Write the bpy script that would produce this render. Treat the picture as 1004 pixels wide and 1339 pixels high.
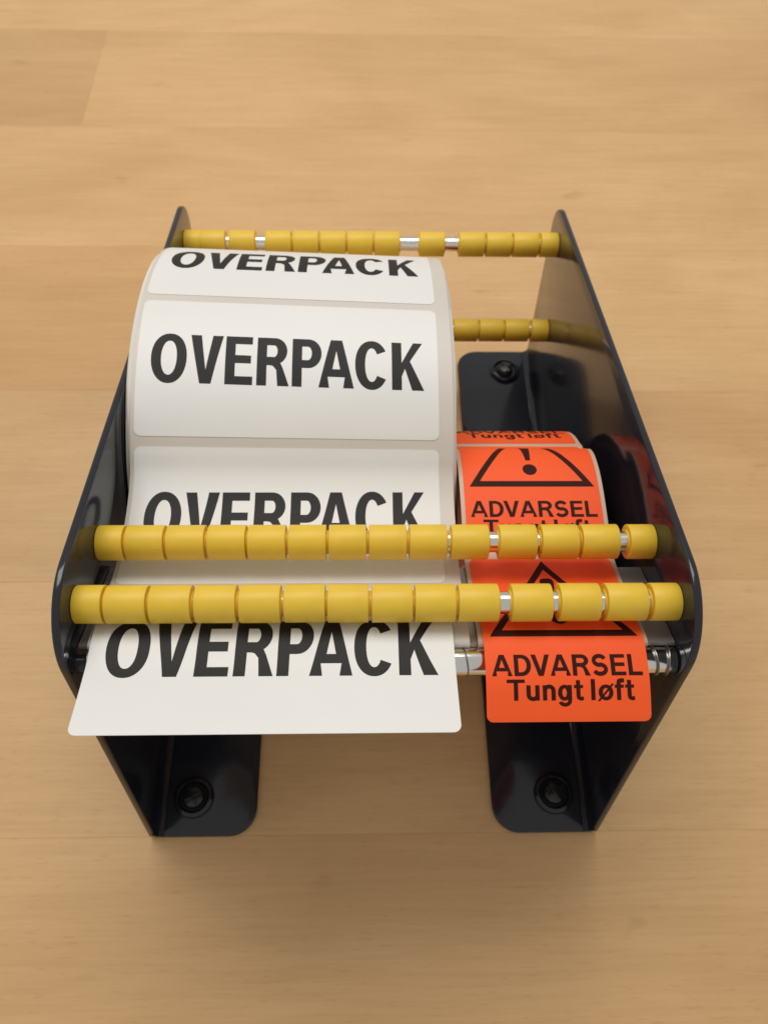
import bpy, bmesh, math, random
from mathutils import Vector, Matrix
from mathutils.geometry import tessellate_polygon

for o in list(bpy.data.objects):
    bpy.data.objects.remove(o)
S = 0.001                                   # everything below is laid out in millimetres
scene = bpy.context.scene
COL = scene.collection
pi = math.pi

# ------------------------------------------------------------------ camera
yaw, pitch, roll = map(math.radians, (3.14, 60.0, 2.63))
fwd = Vector((math.sin(yaw)*math.cos(pitch), math.cos(yaw)*math.cos(pitch), -math.sin(pitch)))
rt0 = Vector((math.cos(yaw), -math.sin(yaw), 0)); up0 = rt0.cross(fwd)
rt = math.cos(roll)*rt0 + math.sin(roll)*up0
up = -math.sin(roll)*rt0 + math.cos(roll)*up0
cd = bpy.data.cameras.new('camera'); cam = bpy.data.objects.new('camera', cd); COL.objects.link(cam)
m = Matrix((rt, up, -fwd)).transposed().to_4x4()
m.translation = Vector((-4.25, -40.25, 289.01))*S
cam.matrix_world = m
cd.sensor_fit = 'VERTICAL'; cd.sensor_height = 36; cd.lens = 1050/1339*36
cd.clip_start = 0.005; cd.clip_end = 50
cd.dof.use_dof = True; cd.dof.focus_distance = 0.200; cd.dof.aperture_fstop = 22
scene.camera = cam

# ------------------------------------------------------------------ room light
w = bpy.data.worlds.new('World'); scene.world = w; w.use_nodes = True
bg = w.node_tree.nodes['Background']
bg.inputs[0].default_value = (1.0, 0.965, 0.915, 1); bg.inputs[1].default_value = 0.475
def area(name, loc, target, sx, sy, power, col):
    ld = bpy.data.lights.new(name, 'AREA'); ld.shape = 'RECTANGLE'; ld.size = sx; ld.size_y = sy
    ld.energy = power; ld.color = col
    o = bpy.data.objects.new(name, ld); COL.objects.link(o); o.location = loc
    o.rotation_euler = (Vector(target)-Vector(loc)).to_track_quat('-Z', 'Y').to_euler()
    return o
area('ceiling_window_light', (-0.10, 0.47, 0.90), (0, 0.13, 0), 0.8, 0.42, 5.2, (1.0, 0.98, 0.945))
scene.view_settings.view_transform = 'Standard'; scene.view_settings.look = 'None'
scene.view_settings.exposure = 0; scene.view_settings.gamma = 1
scene.render.engine = 'CYCLES'

# ------------------------------------------------------------------ materials
def mat(name, col, rough=0.5, metal=0.0, coat=0.0, bump=None, spec=0.5, vary=None, coat_rough=0.1, vstretch=None):
    mt = bpy.data.materials.new(name); mt.use_nodes = True
    nt = mt.node_tree; b = nt.nodes['Principled BSDF']
    b.inputs['Base Color'].default_value = (*col, 1); b.inputs['Roughness'].default_value = rough
    b.inputs['Metallic'].default_value = metal; b.inputs['Coat Weight'].default_value = coat
    b.inputs['Coat Roughness'].default_value = coat_rough
    b.inputs['Specular IOR Level'].default_value = spec
    tc = nt.nodes.new('ShaderNodeTexCoord')
    if bump:
        scale, dist, stretch = bump
        mp = nt.nodes.new('ShaderNodeMapping'); mp.inputs['Scale'].default_value = stretch
        n = nt.nodes.new('ShaderNodeTexNoise'); n.inputs['Scale'].default_value = scale; n.inputs['Detail'].default_value = 3
        bp = nt.nodes.new('ShaderNodeBump'); bp.inputs['Distance'].default_value = dist; bp.inputs['Strength'].default_value = 0.6
        nt.links.new(tc.outputs['Object'], mp.inputs[0]); nt.links.new(mp.outputs[0], n.inputs['Vector'])
        nt.links.new(n.outputs[0], bp.inputs['Height']); nt.links.new(bp.outputs[0], b.inputs['Normal'])
    if vary:
        scale, amt = vary
        n2 = nt.nodes.new('ShaderNodeTexNoise'); n2.inputs['Scale'].default_value = scale; n2.inputs['Detail'].default_value = 4
        if vstretch:
            m2 = nt.nodes.new('ShaderNodeMapping'); m2.inputs['Scale'].default_value = vstretch
            nt.links.new(tc.outputs['Object'], m2.inputs[0]); nt.links.new(m2.outputs[0], n2.inputs['Vector'])
        else: nt.links.new(tc.outputs['Object'], n2.inputs['Vector'])
        mx = nt.nodes.new('ShaderNodeMixRGB'); mx.blend_type = 'MIX'
        mx.inputs[1].default_value = (*[c*(1-amt) for c in col], 1); mx.inputs[2].default_value = (*[min(1, c*(1+amt)) for c in col], 1)
        nt.links.new(n2.outputs[0], mx.inputs[0]); nt.links.new(mx.outputs[0], b.inputs['Base Color'])
        mr = nt.nodes.new('ShaderNodeMapRange'); mr.inputs['To Min'].default_value = rough*0.85; mr.inputs['To Max'].default_value = min(1, rough*1.2)
        nt.links.new(n2.outputs[0], mr.inputs[0]); nt.links.new(mr.outputs[0], b.inputs['Roughness'])
    return mt
M = {}
M['enamel'] = mat('black_enamel', (0.010, 0.012, 0.020), 0.15, coat=0.15, bump=(260, 0.00008, (1, 1, 1)), vary=(60, 0.15), coat_rough=0.06)
M['rubber'] = mat('black_plastic', (0.014, 0.014, 0.017), 0.16)
M['yellow'] = mat('yellow_plastic', (0.81, 0.53, 0.04), 0.44, bump=(900, 0.00003, (1, 1, 1)), vary=(170, 0.09))
M['chrome'] = mat('zinc_steel', (0.82, 0.82, 0.80), 0.14, metal=1.0, bump=(500, 0.00002, (0.05, 1, 1)))
M['wire'] = mat('wire_steel', (0.30, 0.28, 0.25), 0.35, metal=1.0)
M['sheet'] = mat('galvanised_sheet', (0.42, 0.40, 0.375), 0.38, metal=0.55, vary=(90, 0.1))
M['liner'] = mat('glassine_liner', (0.64, 0.585, 0.52), 0.42, vary=(40, 0.05), bump=(60, 0.0001, (1, 1, 1)))
M['white'] = mat('white_label_paper', (0.79, 0.778, 0.75), 0.42, vary=(25, 0.03), bump=(38, 0.0004, (1, 1, 1)))
M['layers'] = mat('paper_layers', (0.76, 0.72, 0.65), 0.6, bump=(1600, 0.0004, (1, 0.02, 0.02)), vary=(1700, 0.22), vstretch=(1, 0.02, 0.02))
M['orange_liner'] = mat('orange_glassine_liner', (0.60, 0.44, 0.32), 0.42, vary=(40, 0.05), bump=(60, 0.0001, (1, 1, 1)))
M['ink'] = mat('black_ink', (0.020, 0.018, 0.017), 0.55, spec=0.25)
M['orange'] = mat('fluorescent_orange_paper', (1.0, 0.11, 0.019), 0.5, spec=0.3, vary=(30, 0.04), bump=(38, 0.0004, (1, 1, 1)))
M['orange_layers'] = mat('orange_paper_layers', (0.62, 0.20, 0.10), 0.6)
M['orange_ink'] = mat('brown_black_ink', (0.04, 0.007, 0.004), 0.6, spec=0.15)
M['card'] = mat('cardboard', (0.34, 0.25, 0.16), 0.8)

def wood():
    mt = bpy.data.materials.new('beech_wood'); mt.use_nodes = True
    nt = mt.node_tree; N = nt.nodes; L = nt.links; b = N['Principled BSDF']
    tc = N.new('ShaderNodeTexCoord'); oi = N.new('ShaderNodeObjectInfo')
    off = N.new('ShaderNodeVectorMath'); off.operation = 'SCALE'; off.inputs[3].default_value = 7.0
    comb = N.new('ShaderNodeCombineXYZ'); L.new(oi.outputs['Random'], comb.inputs[0]); L.new(oi.outputs['Random'], comb.inputs[1])
    L.new(comb.outputs[0], off.inputs[0])
    add = N.new('ShaderNodeVectorMath'); add.operation = 'ADD'
    L.new(tc.outputs['Object'], add.inputs[0]); L.new(off.outputs[0], add.inputs[1])
    def noise(scale, stretch, detail=4, rough=0.55, dist=0.0):
        mp = N.new('ShaderNodeMapping'); mp.inputs['Scale'].default_value = stretch
        n = N.new('ShaderNodeTexNoise'); n.inputs['Scale'].default_value = scale; n.inputs['Detail'].default_value = detail
        n.inputs['Roughness'].default_value = rough; n.inputs['Distortion'].default_value = dist
        L.new(add.outputs[0], mp.inputs[0]); L.new(mp.outputs[0], n.inputs['Vector']); return n.outputs[0]
    def ramp(src, stops):
        r = N.new('ShaderNodeValToRGB'); e = r.color_ramp.elements
        e[0].position, e[0].color = stops[0][0], (*stops[0][1], 1)
        e[1].position, e[1].color = stops[1][0], (*stops[1][1], 1)
        for p, c in stops[2:]:
            k = e.new(p); k.color = (*c, 1)
        L.new(src, r.inputs[0]); return r.outputs[0]
    def mul(a, c, f=1.0):
        x = N.new('ShaderNodeMixRGB'); x.blend_type = 'MULTIPLY'; x.inputs[0].default_value = f
        L.new(a, x.inputs[1]); L.new(c, x.inputs[2]); return x.outputs[0]
    g = lambda v: (v, v, v)
    broad = ramp(noise(7, (1.0, 2.2, 1), 4, 0.55, 0.6), [(0.3, (0.90, 0.865, 0.815)), (0.7, (1.05, 1.055, 1.06))])
    grain = ramp(noise(38, (0.30, 3.5, 1), 5, 0.6, 0.5), [(0.30, (0.955, 0.94, 0.915)), (0.66, (1.02, 1.02, 1.02))])
    fine = ramp(noise(260, (0.10, 2.6, 1), 3, 0.6), [(0.34, (0.95, 0.942, 0.93)), (0.60, g(1.012))])
    fleck = ramp(noise(800, (0.20, 1.3, 1), 2, 0.5), [(0.58, g(1.0)), (0.72, (0.86, 0.81, 0.74))])
    mark = ramp(noise(30, (0.8, 2.4, 1), 2, 0.5, 0.4), [(0.705, g(1.0)), (0.80, (0.74, 0.74, 0.66))])
    c = mul(oi.outputs['Color'], broad); c = mul(c, grain); c = mul(c, fine); c = mul(c, fleck, 0.55); c = mul(c, mark, 0.8)
    L.new(c, b.inputs['Base Color'])
    b.inputs['Roughness'].default_value = 0.46; b.inputs['Specular IOR Level'].default_value = 0.35
    bp = N.new('ShaderNodeBump'); bp.inputs['Distance'].default_value = 0.00012; bp.inputs['Strength'].default_value = 0.25
    L.new(fine, bp.inputs['Height']); L.new(bp.outputs[0], b.inputs['Normal'])
    return mt
M['wood'] = wood()

# ------------------------------------------------------------------ helpers
def mesh(name, verts, faces, material, parent=None, sharp=35, smooth=True):
    me = bpy.data.meshes.new(name)
    me.from_pydata([tuple(c*S for c in v) for v in verts], [], faces); me.update()
    return link(name, me, material, parent, sharp, smooth)
def from_bm(name, bm, material, parent=None, sharp=35, smooth=True):
    me = bpy.data.meshes.new(name)
    for v in bm.verts: v.co *= S
    bm.to_mesh(me); bm.free()
    return link(name, me, material, parent, sharp, smooth)
def link(name, me, material, parent, sharp, smooth):
    me.materials.append(material)
    if smooth:
        me.polygons.foreach_set('use_smooth', [True]*len(me.polygons)); me.set_sharp_from_angle(angle=math.radians(sharp))
    o = bpy.data.objects.new(name, me); COL.objects.link(o)
    if parent: attach(o, parent)
    return o
def attach(o, parent):
    o.parent = parent
def empty(name, label, cat, loc=(0, 0, 0)):
    o = bpy.data.objects.new(name, None); COL.objects.link(o); o.empty_display_size = 0.02
    o['label'] = label; o['category'] = cat
    return o
def fillet_poly(corners, n=10):
    """corners: (a, b, radius) -> rounded polygon"""
    out = []
    for i, (a, b, r) in enumerate(corners):
        p = Vector((a, b)); p0 = Vector(corners[i-1][:2]); p1 = Vector(corners[(i+1) % len(corners)][:2])
        if r <= 0: out.append(p); continue
        d0 = (p0-p).normalized(); d1 = (p1-p).normalized()
        half = d0.angle(d1)/2; t = r/math.tan(half)
        c = p+(d0+d1).normalized()*(r/math.sin(half))
        s, e = p+d0*t-c, p+d1*t-c
        a0 = math.atan2(s.y, s.x); a1 = math.atan2(e.y, e.x); da = (a1-a0+pi) % (2*pi)-pi
        for k in range(n+1):
            th = a0+da*k/n; out.append(c+Vector((math.cos(th), math.sin(th)))*r)
    return out
def slab(bm, poly, axis, lo, hi, bev=0.5):
    """extrude a 2D polygon along an axis, with rounded rims"""
    def v3(p, h): return {'x': (h, p[0], p[1]), 'z': (p[0], p[1], h)}[axis]
    vs = [bm.verts.new(v3(p, lo)) for p in poly]; ve = [bm.verts.new(v3(p, hi)) for p in poly]
    n = len(poly); rim = []
    f0 = bm.faces.new(vs[::-1]); f1 = bm.faces.new(ve)
    fs = [f0, f1]
    for i in range(n):
        fs.append(bm.faces.new((vs[i], vs[(i+1) % n], ve[(i+1) % n], ve[i])))
    bmesh.ops.recalc_face_normals(bm, faces=fs)
    if bev:
        rim = list(set(f0.edges) | set(f1.edges))
        bmesh.ops.bevel(bm, geom=rim, offset=bev, segments=3, profile=0.5, affect='EDGES', clamp_overlap=True)
def lathe_x(bm, prof, n=40, close=True, c=(0, 0)):
    """prof: list of (x, r) turned about the x axis through (y, z) = c"""
    rings = []
    for x, r in prof:
        rings.append([bm.verts.new((x, c[0]+r*math.cos(2*pi*k/n), c[1]+r*math.sin(2*pi*k/n))) for k in range(n)])
    m = len(rings)
    for i in range(m if close else m-1):
        a, b = rings[i], rings[(i+1) % m]
        for k in range(n):
            bm.faces.new((a[k], a[(k+1) % n], b[(k+1) % n], b[k]))
    if not close:
        bm.faces.new(rings[0]); bm.faces.new(rings[-1])
    bmesh.ops.recalc_face_normals(bm, faces=bm.faces[:])

# ------------------------------------------------------------------ the table top: beech staves
top = bpy.data.objects.new('tabletop', None); COL.objects.link(top); top.empty_display_size = 0.1
top['kind'] = 'structure'; top['label'] = 'light beech table top glued up from long staves'
rnd = random.Random(5)
A = (0.70, 0.458, 0.228)
def tone(k, pk=0.0): return (A[0]*k*(1+pk*0.3), A[1]*k*(1-pk*0.35), A[2]*k*(1-pk), 1)
rows = [   # y of the near edge, stave ends along x with a tone each
    (-187, [(-700, 1.0, 0), (260, 0.97, 0.05), (700,)]),
    (-93, [(-760, 0.955, .06), (420, 1, 0), (760,)]),
    (1, [(-700, 1.02, 0.02), (330, 1.0, .05), (700,)]),
    (95, [(-760, 0.98, 0.02), (-30, 0.93, .09), (760,)]),
    (190, [(-700, 0.91, 0.13), (-15, 1.04, .03), (700,)]),
    (282.5, [(-760, 1.0, .05), (360, 0.95, .10), (760,)]),
    (379.5, [(-700, 0.88, .07), (-163, 0.97, .06), (430, 1.03, 0.02), (760,)]),
    (475, [(-760, 1.05, .03), (390, 0.97, .06), (760,)]),
    (569, [(-700, 0.96, .04), (400, 1.02, .0), (700,)]),
    (663, [(-760, 1.0, .03), (0, 0.98, .04), (760,)]),
]
for i, (y0, cells) in enumerate(rows):
    y1 = rows[i+1][0] if i+1 < len(rows) else y0+94
    for (x0, k, pk), nxt in zip(cells[:-1], cells[1:]):
        x1 = nxt[0]
        bm = bmesh.new()
        slab(bm, [Vector(((x0-x1)/2, (y0-y1)/2)), Vector(((x1-x0)/2, (y0-y1)/2)), Vector(((x1-x0)/2, (y1-y0)/2)), Vector(((x0-x1)/2, (y1-y0)/2))],
             'z', -27, 0, 0)
        es = [e for e in bm.edges if all(abs(v.co.z) < 1e-6 for v in e.verts)]
        bmesh.ops.bevel(bm, geom=es, offset=0.11, segments=1, affect='EDGES')
        p = from_bm('plank', bm, M['wood'], top, smooth=False)
        p.location = ((x0+x1)/2*S, (y0+y1)/2*S, 0); p.color = tone(k, pk)

# ------------------------------------------------------------------ dispenser
disp = empty('label_dispenser', 'black enamelled steel label dispenser with yellow rollers standing on the beech table', 'label dispenser')
profile = fillet_poly([(0, 0, 2.5), (212, 0, 2.5), (225, 76.5, 11), (26.2, 123.6, 18.5)], 14)
bolt_me = None
for s in (-1, 1):
    bm = bmesh.new()
    slab(bm, profile, 'x', min(s*73, s*75), max(s*73, s*75), 0.55)
    plate = from_bm('side_plate', bm, M['enamel'], disp, sharp=50)
    # foot flange folded inwards, with the radius of the fold
    bm = bmesh.new()
    c = [(s*70.4, 0.6, 0), (s*40, 0.6, 9), (s*40, 212, 9), (s*70.4, 212, 0)]
    if s < 0: c = c[::-1]
    slab(bm, fillet_poly(c, 10), 'z', 0.05, 2, 0.45)
    arc = [(s*(73.3), 0.05), (s*73.3, 4.9)] + [(s*(73-2.6+2.6*math.sin(t)), 2+2.6-2.6*math.cos(t)) for t in [pi/2*(1-k/8) for k in range(9)]] + [(s*70.4, 0.05)]
    ring0 = [bm.verts.new((x, 0.6, z)) for x, z in arc]; ring1 = [bm.verts.new((x, 211.8, z)) for x, z in arc]
    fs = [bm.faces.new(ring0), bm.faces.new(ring1)]
    for i in range(len(arc)): fs.append(bm.faces.new((ring0[i], ring0[(i+1) % len(arc)], ring1[(i+1) % len(arc)], ring1[i])))
    bmesh.ops.recalc_face_normals(bm, faces=fs)
    from_bm('foot_flange', bm, M['enamel'], plate, sharp=50)
    for by in (13, 200):
        bm = bmesh.new()
        # flanged screw: raised rim, dished ring, domed centre with a cross recess
        prof = [(0.0, 6.9), (0.9, 6.7), (1.7, 6.0), (1.9, 5.4), (1.5, 4.9), (0.5, 4.5), (0.5, 3.9), (2.3, 3.5), (2.9, 2.8), (3.1, 1.8), (3.15, 0.2)]
        lathe_x(bm, prof, 32, close=False)
        for v in bm.verts: v.co = Vector((v.co.y, v.co.z, v.co.x))
        bmesh.ops.recalc_face_normals(bm, faces=bm.faces[:])
        sc = from_bm('mounting_screw', bm, M['rubber'], plate, sharp=40)
        sc.location = (s*61.5*S, by*S, 1.95*S)
        bm = bmesh.new()
        for ang in (0.5, 0.5+pi/2):
            q = [Vector((math.cos(ang)*a-math.sin(ang)*b, math.sin(ang)*a+math.cos(ang)*b)) for a, b in ((-3.0, -.55), (3.0, -.55), (3.0, .55), (-3.0, .55))]
            slab(bm, q, 'z', 2.2, 3.55+0.05*ang, 0.2)
        cr = from_bm('cross_ridge', bm, M['rubber'], sc)

# rollers: six-millimetre collars at the plates, ten-millimetre rollers between them
def roller_mesh(L, R=4.65, r=2.7, n=40):
    bm = bmesh.new(); e = 0.17
    lathe_x(bm, [(-.42, r), (-.42, R-1.5), (0, R-1.5), (0, R-e), (e*.3, R-e*.3), (e, R), (L-e, R), (L-e*.3, R-e*.3), (L, R-e), (L, R-1.5), (L+.42, R-1.5), (L+.42, r)], n)
    me = bpy.data.meshes.new('roller')
    for v in bm.verts: v.co *= S
    bm.to_mesh(me); bm.free(); me.materials.append(M['yellow'])
    me.polygons.foreach_set('use_smooth', [True]*len(me.polygons)); me.set_sharp_from_angle(angle=math.radians(50))
    return me
ROLL = roller_mesh(9.75); COLLAR = roller_mesh(6.85)
RODS = [
    ((38.2, 108.5), [-65.4, -54.9, -44.2, -33.6, -22.9, -12.5, -1.9, 8.5, 19.0, 31.9, 43.6, 55.0]),
    ((59.0, 100.9), [-65.4, -54.9, -44.3, -33.9, -23.4, -12.9, -2.4, 8.2, 19.2, 31.8, 42.9, 53.6]),
    ((209.1, 68.0), [-66.9, -55.4, -41.4, -30.8, -20.2, -9.7, 0.8, 18.4, 34.0, 44.7, 55.3]),
    ((192.1, 37.8), [-66.5, -56.0, -45.5, -35.0, -24.0, -13.0, -2.5, 8.0, 19.0, 33.9, 44.5, 55.1]),
]
rr = random.Random(2)
for (cy, cz), xs in RODS:
    bm = bmesh.new(); lathe_x(bm, [(-73.6, 2.75), (73.6, 2.75)], 32, close=False)
    rod = from_bm('steel_rod', bm, M['chrome'], disp, sharp=50)
    rod.location = (0, cy*S, cz*S)
    for x, me in [(-72.93, COLLAR)] + [(x, ROLL) for x in xs] + [(66.08, COLLAR)]:
        o = bpy.data.objects.new('roller' if me is ROLL else 'collar', me); COL.objects.link(o); attach(o, rod)
        o.location = (x*S, rr.uniform(-.05, .05)*S, rr.uniform(-.08, .0)*S); o.rotation_euler = (rr.uniform(0, 6), 0, 0)
# guide plate and chrome bar at the outlet
bm = bmesh.new()
dv = Vector((29.7-56.6, 103.1-90.1)).normalized(); nv = Vector((-dv.y, dv.x))
if nv.y < 0: nv = -nv
g0, g1 = Vector((56.6, 90.1)), Vector((29.7, 103.1))
q = [g0, g1, g1-nv*0.9, g0-nv*0.9]
slab(bm, q, 'x', -72.9, 72.9, 0.15)
from_bm('guide_plate', bm, M['sheet'], disp)
BAR = (26.2, 100.2)
bm = bmesh.new(); lathe_x(bm, [(-70.6, 3.2), (-70.3, 3.5), (72.4, 3.5), (72.7, 3.2)], 48, close=False)
bar = from_bm('chrome_bar', bm, M['chrome'], disp, sharp=50); bar.location = (0, BAR[0]*S, BAR[1]*S)
for xa, xb in ((-73.2, -70.4), (72.5, 73.2)):
    bm = bmesh.new(); lathe_x(bm, [(xa, 2.3), (xb, 2.3)], 24, close=False)
    from_bm('end_stud', bm, M['rubber'], bar, sharp=50)
for x, tilt in ((-69.9, .1), (-68.8, -.05), (20.9, .16), (67.4, .14), (70.6, -.08)):
    bm = bmesh.new(); n, k = 40, 8
    R0, r0 = 3.66, 0.2
    rings = [[bm.verts.new(((r0*math.sin(2*pi*j/k)), (R0+r0*math.cos(2*pi*j/k))*math.cos(2*pi*i/n), (R0+r0*math.cos(2*pi*j/k))*math.sin(2*pi*i/n))) for j in range(k)] for i in range(n)]
    for i in range(n):
        for j in range(k):
            bm.faces.new((rings[i][j], rings[(i+1) % n][j], rings[(i+1) % n][(j+1) % k], rings[i][(j+1) % k]))
    bmesh.ops.recalc_face_normals(bm, faces=bm.faces[:])
    o = from_bm('wire_ring', bm, M['wire'], bar); o.location = (x*S, 0, 0); o.rotation_euler = (0, 0, tilt)

# ------------------------------------------------------------------ paper webs
class Path:
    """a smooth curve in the (y, z) plane, measured by arc length from the loose end"""
    def __init__(self, pts):
        P = [Vector(p) for p in pts]; dense = []
        for i in range(len(P)-1):
            p0 = P[max(i-1, 0)]; p1 = P[i]; p2 = P[i+1]; p3 = P[min(i+2, len(P)-1)]
            def kn(a, b, t): return t+max((b-a).length, 1e-6)**0.5
            t0 = 0; t1 = kn(p0, p1, t0) if p0 != p1 else 1e-3; t2 = kn(p1, p2, t1); t3 = kn(p2, p3, t2) if p2 != p3 else t2+1e-3
            if p0 == p1: p0 = p1-(p2-p1)*1e-3
            if p3 == p2: p3 = p2+(p2-p1)*1e-3
            for k in range(12):
                t = t1+(t2-t1)*k/12
                A1 = p0*((t1-t)/(t1-t0))+p1*((t-t0)/(t1-t0)); A2 = p1*((t2-t)/(t2-t1))+p2*((t-t1)/(t2-t1)); A3 = p2*((t3-t)/(t3-t2))+p3*((t-t2)/(t3-t2))
                B1 = A1*((t2-t)/(t2-t0))+A2*((t-t0)/(t2-t0)); B2 = A2*((t3-t)/(t3-t1))+A3*((t-t1)/(t3-t1))
                dense.append(B1*((t2-t)/(t2-t1))+B2*((t-t1)/(t2-t1)))
        dense.append(P[-1]); self.p = dense; self.s = [0.0]
        for a, b in zip(dense, dense[1:]): self.s.append(self.s[-1]+(b-a).length)
        self.len = self.s[-1]
    def at(self, s):
        import bisect
        i = min(max(bisect.bisect_right(self.s, s)-1, 0), len(self.p)-2)
        f = (s-self.s[i])/max(self.s[i+1]-self.s[i], 1e-9)
        return self.p[i].lerp(self.p[i+1], f)
    def frame(self, s):
        e = 0.6; a = self.at(max(s-e, 0)); b = self.at(min(s+e, self.len)); t = (b-a).normalized()
        return self.at(s), Vector((-t.y, t.x))          # normal points up and outwards (path runs backwards, +y)
def place(bm, path, off, s0=0.0, x0=0.0, slices=1.0, thick=0.0, skew=None):
    """bend a flat mesh (x across, y along) onto the path"""
    ys = [v.co.y for v in bm.verts]; lo, hi = min(ys), max(ys)
    k = int(lo/slices)-1
    while k*slices < hi:
        y = k*slices+0.013; k += 1
        if lo+0.02 < y < hi-0.02:
            bmesh.ops.bisect_plane(bm, geom=bm.verts[:]+bm.edges[:]+bm.faces[:], dist=1e-5, plane_co=(0, y, 0), plane_no=(0, 1, 0))
    if thick:
        r = bmesh.ops.extrude_face_region(bm, geom=bm.faces[:])
        for v in [g for g in r['geom'] if isinstance(g, bmesh.types.BMVert)]: v.co.z = 1.0
    for v in bm.verts:
        s = v.co.y+s0; p, n = path.frame(s)
        h = off+(thick if v.co.z > 0.5 else 0.0)
        x = v.co.x+x0; dy = 0.0
        if skew:
            k, xc, sa, sb = skew; t = min(max((s-sa)/(sb-sa), 0), 1); dy = k*(x-xc)*t*t*(3-2*t)
        v.co = Vector((x, p.x+n.x*h+dy, p.y+n.y*h))
    if thick: bmesh.ops.recalc_face_normals(bm, faces=bm.faces[:])
    else:
        for f in bm.faces: f.normal_update()
def polys_bm(shapes):
    """shapes: list of [outer, hole, ...] in 2D; later shapes sit a hair lower so that they never share a plane"""
    bm = bmesh.new()
    for sh in shapes:
        loops = [[Vector((p[0], p[1], 0)) for p in l] for l in sh]
        flat = [v for l in loops for v in l]
        vs = [bm.verts.new(v) for v in flat]
        for t in tessellate_polygon(loops):
            a, b, c = (flat[i] for i in t)
            ar = (b-a).cross(c-a).z
            if abs(ar) < 1e-9: continue
            try: bm.faces.new([vs[i] for i in (t if ar > 0 else t[::-1])])
            except ValueError: pass
    return bm
def rrect(x0, x1, y0, y1, r): return fillet_poly([(x0, y0, r), (x1, y0, r), (x1, y1, r), (x0, y1, r)], 6)

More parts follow.
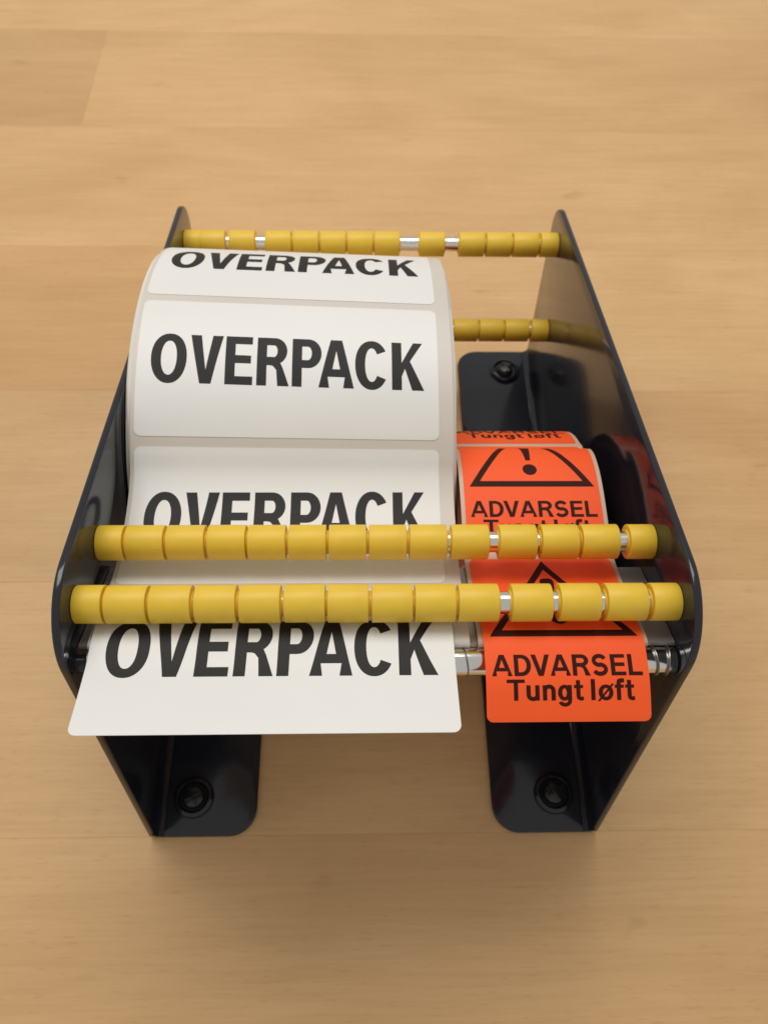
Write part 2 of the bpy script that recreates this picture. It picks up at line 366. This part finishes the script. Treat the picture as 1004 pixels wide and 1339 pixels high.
# ------------------------------------------------------------------ lettering: a bold grotesque drawn in cap-height units
def arc(cx, cy, rx, ry, a0, a1, n=14, p=2.0):
    out = []
    for k in range(n+1):
        t = math.radians(a0+(a1-a0)*k/n); c, s_ = math.cos(t), math.sin(t)
        out.append((cx+rx*math.copysign(abs(c)**(2/p), c), cy+ry*math.copysign(abs(s_)**(2/p), s_)))
    return out
def stroke(pts, wd):
    P = [Vector(p) for p in pts]; L, R = [], []
    for i, p in enumerate(P):
        t = (P[min(i+1, len(P)-1)]-P[max(i-1, 0)]).normalized(); n = Vector((-t.y, t.x))*wd/2
        L.append(p+n); R.append(p-n)
    return [L+R[::-1]]
def glyph(ch, w, a, b):
    """w = ink width, a = stem, b = bar; returns list of shapes"""
    if ch == 'O': return [[arc(w/2, .5, w/2, .515, 0, 360, 40, 2.15)[:-1], arc(w/2, .5, w/2-a*1.02, .515-b*.98, 0, 360, 40, 2.15)[:-1]]]
    if ch == 'V': h = a*1.08; return [[[(0, 1), (h, 1), (w/2, .27), (w-h, 1), (w, 1), (w/2+h*.53, 0), (w/2-h*.53, 0)]]]
    if ch == 'E': return [[[(0, 0), (w, 0), (w, b), (a, b), (a, .43), (w*.93, .43), (w*.93, .43+b), (a, .43+b), (a, 1-b), (w*.97, 1-b), (w*.97, 1), (0, 1)]]]
    if ch == 'L': return [[[(0, 0), (w, 0), (w, b), (a, b), (a, 1), (0, 1)]]]
    if ch == 'T': return [[[(0, 1-b), (w/2-a/2, 1-b), (w/2-a/2, 0), (w/2+a/2, 0), (w/2+a/2, 1-b), (w, 1-b), (w, 1), (0, 1)]]]
    if ch == 'P':
        o = [(0, 0), (0, 1), (w*.55, 1)]+arc(w*.55, .69, w*.45, .31, 90, -90)[1:]+[(a, .38), (a, 0)]
        i = [(a, 1-b), (w*.53, 1-b)]+arc(w*.53, .69, w*.47-a, .31-b, 90, -90)[1:]+[(a, .38+b)]
        return [[o, i]]
    if ch == 'R':
        wb = w*.93
        o = [(0, 0), (0, 1), (wb*.58, 1)]+arc(wb*.58, .715, wb*.42, .285, 90, -62)[1:]+[(w*.80, .36), (w, 0), (w-a*1.18, 0), (w*.60, .32)]+[(w*.50, .395), (w*.42, .41), (a, .41), (a, 0)]
        i = [(a, 1-b), (wb*.56, 1-b)]+arc(wb*.56, .71, max(wb*.44-a, .06), .29-b, 90, -90)[1:]+[(a, .42+b)]
        return [[o, i]]
    if ch == 'A':
        h = a*1.08
        o = [(0, 0), (w/2-h*.54, 1), (w/2+h*.54, 1), (w, 0), (w-h, 0), (w-h*.62-w*.07, .22), (h*.62+w*.07, .22), (h, 0)]
        y0 = .22+b*.95; k = lambda y: h+(w/2-h)*(y/ .78)*1.0
        return [[o, [(k(y0)-.005, y0), (w/2, .765), (w-k(y0)+.005, y0)]]]
    if ch == 'C':
        return [[arc(w*.52, .5, w*.52, .515, 33, 327, 36, 2.15)+arc(w*.52, .5, w*.52-a*1.02, .515-b*.98, 322, 38, 30, 2.15)]]
    if ch == 'K': return [[[(0, 0), (0, 1), (a, 1), (a, .56), (w*.68, 1), (w*.97, 1), (w*.57, .60), (w, 0), (w-a*1.22, 0), (w*.41, .44), (a, .28), (a, 0)]]]
    if ch == 'D':
        o = [(0, 0), (0, 1), (w*.42, 1)]+arc(w*.42, .5, w*.58, .5, 90, -90, 24, 2.15)[1:]
        i = [(a, b), (a, 1-b), (w*.40, 1-b)]+arc(w*.40, .5, w*.60-a, .5-b, 90, -90, 24, 2.15)[1:]
        return [[o, i]]
    if ch == 'S':
        r = w/2-a/2
        sp = arc(w/2, .705, r*.94, .215, 22, 262, 20)+arc(w/2, .295, r, .215, 82, -158, 20)
        return [stroke(sp, b*1.12)]
    x = .725
    if ch == 'u': return [[[(w-a, x), (w-a, 0), (w, 0), (w, x)]], stroke([(a/2, x), (a/2, .3)]+arc(w/2, .27, w/2-a/2, .27-b*.45, 180, 350, 14), a)]
    if ch == 'n': return [[[(0, 0), (a, 0), (a, x), (0, x)]], stroke([(w-a/2, 0), (w-a/2, .42)]+arc(w/2, x-.26, w/2-a/2, .27-b*.45, 5, 172, 14), a)]
    if ch == 'g':
        return [[arc(w*.47, .365, w*.47, .375, 0, 360, 30)[:-1], arc(w*.47, .365, w*.47-a, .375-b, 0, 360, 24)[:-1]],
                [[(w-a, x), (w-a, .0), (w, 0), (w, x)]],
                stroke([(w-a/2, .03)]+arc(w/2, -.02, w/2-a/2, .19, -8, -165, 14), b*1.05)]
    if ch == 't': return [[[(0, x-b*.9), (w*.95, x-b*.9), (w*.95, x), (0, x)]], stroke([(w*.22+a/2, .95), (w*.22+a/2, .22), (w*.27+a/2, .11), (w*.40+a/2, .075), (w, .085)], a*.97)]
    if ch == 'l': return [[[(0, 0), (a, 0), (a, 1), (0, 1)]]]
    if ch == '\u00f8': return [[arc(w/2, .363, w/2, .378, 0, 360, 30)[:-1], arc(w/2, .363, w/2-a, .378-b, 0, 360, 24)[:-1]], stroke([(.0, -.05), (w, .775)], b*.55)]
    if ch == 'f': return [[[(0, x-b*.9), (w, x-b*.9), (w, x), (0, x)]], stroke([(w*.2+a/2, 0), (w*.2+a/2, .82), (w*.27+a/2, .92), (w*.42+a/2, .935), (w*1.08, .93)], a*.97)]
def word(text, spots, cap, x0, x1, y0, a, b):
    """spots: (start, ink width) per character in cap-height units; stretched to x0..x1, cap height cap, baseline y0"""
    tot = spots[-1][0]+spots[-1][1]; k = (x1-x0)/tot; shapes = []
    for ch, (st, wd) in zip(text, spots):
        for sh in glyph(ch, wd, a, b):
            shapes.append([[(x0+(st+p[0])*k, y0+p[1]*cap) for p in l] for l in sh])
    return shapes
OVER = [(0, .70), (.755, .645), (1.455, .54), (2.075, .635), (2.765, .575), (3.285, .69), (4.0, .625), (4.72, .625)]
ADV = [(0, 1.0), (1.10, .83), (1.94, .92), (2.87, 1.0), (3.97, .87), (4.92, .80), (5.86, .74), (6.72, .69)]
TUN = [(0, .80), (.86, .58), (1.58, .57), (2.25, .62), (2.97, .42), (3.72, .2), (4.05, .66), (4.78, .40), (5.24, .42)]

def ink(shapes, path, off, s0, x0, material, parent, name, skew=None):
    """one flat print; overlapping strokes are laid a hair apart"""
    bmj = bmesh.new(); tmp = bpy.data.meshes.new('tmp')
    for i, sh in enumerate(shapes):
        bm = polys_bm([sh]); place(bm, path, off+0.012*(i % 3), s0, x0, 1.0, 0.0, skew); bm.to_mesh(tmp); bm.free(); bmj.from_mesh(tmp)
    bpy.data.meshes.remove(tmp)
    return from_bm(name, bmj, material, parent, smooth=True, sharp=60)

def strip_bm(x0, x1, s0, s1):
    bm = bmesh.new(); vs = [bm.verts.new(p) for p in ((x0, s0, 0), (x1, s0, 0), (x1, s1, 0), (x0, s1, 0))]; bm.faces.new(vs); return bm

def wound(name, c, x0, x1, R, hole, material, parent, seed, wob, skew=0.0, oval=1.0):
    """the wound body of a roll: layers whose edges do not quite line up"""
    r = random.Random(seed); bm = bmesh.new(); n = 96
    steps = [R-4.5, R-3.2, R-2.3, R-1.5, R-0.8, R-0.3]
    prof = [(0, hole, 0.0)]
    ph = [(r.uniform(0, 6), r.uniform(0, 6)) for _ in range(20)]
    jl = [r.uniform(-wob*.3, wob*.3) for _ in steps]; jr = [r.uniform(-wob*.3, wob*.3) for _ in steps]
    L = [(x0+.9*wob, hole)]
    for q, j in zip(steps, jl): L += [(x0+j+wob*max(0, (q-(R-2.2)))*.5, q-0.35), (x0+j+wob*max(0, (q-(R-2.2)))*.5, q)]
    Rr = [(x1-.9*wob, hole)]
    for q, j in zip(steps, jr): Rr += [(x1+j-wob*max(0, (q-(R-2.2)))*.5, q-0.35), (x1+j-wob*max(0, (q-(R-2.2)))*.5, q)]
    prof = L+Rr[::-1]; rings = []
    for i, (x, q) in enumerate(prof):
        a, b = ph[i % 7]
        rings.append([bm.verts.new((x+wob*.22*math.sin(2*2*pi*k/n+a)+wob*.12*math.sin(5*2*pi*k/n+b), c[0]+q*math.cos(2*pi*k/n), c[1]+q*math.sin(2*pi*k/n))) for k in range(n)])
    mN = len(rings)
    for i in range(mN):
        for k in range(n):
            bm.faces.new((rings[i][k], rings[i][(k+1) % n], rings[(i+1) % mN][(k+1) % n], rings[(i+1) % mN][k]))
    bmesh.ops.recalc_face_normals(bm, faces=bm.faces[:])
    for v in bm.verts: v.co.y = c[0]+(v.co.y-c[0])*oval+skew*(v.co.x-(x0+x1)/2)
    return from_bm(name, bm, material, parent, sharp=40)
def core_tube(c, x0, x1, R, r, parent, skew=0.0):
    bm = bmesh.new(); lathe_x(bm, [(x0, r), (x0, R), (x1, R), (x1, r)], 64, c=c)
    for v in bm.verts: v.co.y += skew*(v.co.x-(x0+x1)/2)
    return from_bm('cardboard_core', bm, M['card'], parent, sharp=50)

def circ(c, R, a0, a1, n):
    return [(c[0]+R*math.cos(math.radians(a0+(a1-a0)*k/n)), c[1]+R*math.sin(math.radians(a0+(a1-a0)*k/n))) for k in range(n+1)]

# ---- white roll
WC, WR, OVAL = (130.0, 56.0), 54.0, 63/54; YAW = -0.045
web_w = [(46.5, 97.2), (50, 95.1), (58, 92.7), (69, 91.8), (78, 92.4), (85, 94.4)] + [(WC[0]+(y-WC[0])*OVAL, z) for y, z in circ(WC, WR, 130, -8, 22)]
front_w = [(6.2, 110.0), (8.4, 109.4), (16, 107.3), (24, 105.4), (29, 105.0), (33.5, 104.0), (38, 101.5)]
lin_w = [(60, 84.6), (45, 92.6), (33, 99.6), (29.6, 101.6), (28.7, 102.9), (29.4, 103.9), (31, 103.7), (38, 100.9)]
white = empty('white_label_roll', 'wide roll of white labels printed OVERPACK in black letters', 'label roll')
lab_path = Path(front_w+web_w); lin_path = Path(lin_w+web_w)
def s_of(path, y):
    for a, b in zip(path.p, path.s):
        if a.x >= y: return b
sk_lab = (YAW, -24.5, s_of(lab_path, 76), s_of(lab_path, 116)); d_ = lin_path.len-lab_path.len
sk_lin = (YAW, -24.5, sk_lab[2]+d_, sk_lab[3]+d_)
wound('wound_layers', WC, -72.5, 23.3, WR-0.6, 22, M['layers'], white, 4, 1.0, YAW, OVAL*0.985)
core_tube(WC, -71.0, 22.0, 22.0, 19.8, white, YAW)
bm = strip_bm(-70.3, 22.0, 0, lin_path.len)
place(bm, lin_path, 0, 0, 0, 1.0, 0.07, sk_lin)
from_bm('backing_liner', bm, M['liner'], white, sharp=60)
GAP = 2.9; LW = 87.1; LL = (s_of(lab_path, 90.5)-GAP)/2
for k in range(4):
    s0 = k*(LL+GAP)
    bm = polys_bm([[rrect(-69.2, -69.2+LW, s0, s0+LL, 1.9)]])
    place(bm, lab_path, 0.09, 0, 0, 1.0, 0.12, sk_lab)
    lb = from_bm('label', bm, M['white'], white, sharp=60)
    if k == 0: lb['label'] = 'loose end label with OVERPACK sticking out over the chrome bar'
    ink(word('OVERPACK', OVER, 15.4, -69.2+4.0, -69.2+LW-4.2, s0+15.0, .192, .165), lab_path, 0.235, 0, 0, M['ink'], lb, 'lettering', sk_lab)

# ---- orange roll
OC, OR = (86.5, 42.6), 40.5
back_o = [(60, 90.4), (66, 90.5), (76, 91.4), (83, 91.6), (88, 91.2), (92, 90.3), (95.2, 89.1), (97.6, 87.5), (99.2, 85.7), (99.4, 84.1), (97.8, 83.3), (96.9, 82.8), (98.2, 82.2), (101, 81.15), (105, 79.3)] + circ(OC, OR+0.2, 59.5, -70, 18)
front_o = [(11.2, 99.9), (12.8, 100.7), (20, 103.6), (26, 104.6), (30, 104.6), (34, 103.2), (42, 98.6), (50, 94.2)]
lin_o = [(60, 84.6), (45, 92.6), (33, 99.6), (29.6, 101.6), (28.7, 102.9), (29.4, 103.9), (31, 103.7), (42, 98.4), (50, 94.1)]
orange = empty('orange_label_roll', 'narrow roll of fluorescent orange warning labels printed ADVARSEL Tungt løft', 'label roll')
lab_path = Path(front_o+back_o); lin_path = Path(lin_o+back_o)
wound('wound_layers', OC, 24.0, 65.4, OR-0.05, 22, M['orange_layers'], orange, 9, 0.5)
core_tube(OC, 24.6, 64.9, 22.0, 19.8, orange)
bm = strip_bm(24.0, 65.7, 0, lin_path.len)
place(bm, lin_path, 0, 0, 0, 1.0, 0.07)
from_bm('backing_liner', bm, M['orange_liner'], orange, sharp=60)
OG = 2.6; OW = 39.3; OX = 25.2; OL = (s_of(lab_path, 103.2)-OG)/2+0.35
for k in range(3):
    s0 = k*(OL+OG)
    bm = polys_bm([[rrect(OX, OX+OW, s0, min(s0+OL, lab_path.len-1), 1.6)]])
    place(bm, lab_path, 0.09, 0, 0, 0.8, 0.12)
    lb = from_bm('label', bm, M['orange'], orange, sharp=60)
    if k == 0: lb['label'] = 'loose end orange label with ADVARSEL Tungt løft hanging over the chrome bar'
    ink(word('ADVARSEL', ADV, 5.1, OX+1.5, OX+OW-1.5, s0+10.7, .215, .175), lab_path, 0.235, 0, 0, M['orange_ink'], lb, 'lettering')
    ink(word('Tungtl\u00f8ft', TUN, 4.9, OX+4.9, OX+OW-3.8, s0+5.0, .19, .165), lab_path, 0.235, 0, 0, M['orange_ink'], lb, 'lettering')
    if s0+52 > lab_path.len: continue
    cx = OX+OW/2+.2; b0 = s0+20.5; hw, hh, t = 18.2, 30.5, 2.5
    Ls = math.hypot(hw, hh); ts, tb = 1.75, 1.95; ih = hw*(1-tb/hh)-ts*Ls/hh
    shapes = [[[(cx-hw, b0), (cx+hw, b0), (cx, b0+hh)], [(cx-ih, b0+tb), (cx+ih, b0+tb), (cx, b0+hh-ts*Ls/hw)]],
              [[(cx-1.9, b0+22.0), (cx-1.6, b0+22.9), (cx-.8, b0+23.4), (cx+.8, b0+23.4), (cx+1.6, b0+22.9), (cx+1.9, b0+22.0), (cx+.7, b0+10.0), (cx-.7, b0+10.0)][::-1]],
              [arc(cx, b0+6.2, 2.1, 2.1, 0, 360, 24)[:-1]]]
    ink(shapes, lab_path, 0.235, 0, 0, M['orange_ink'], lb, 'warning_triangle')
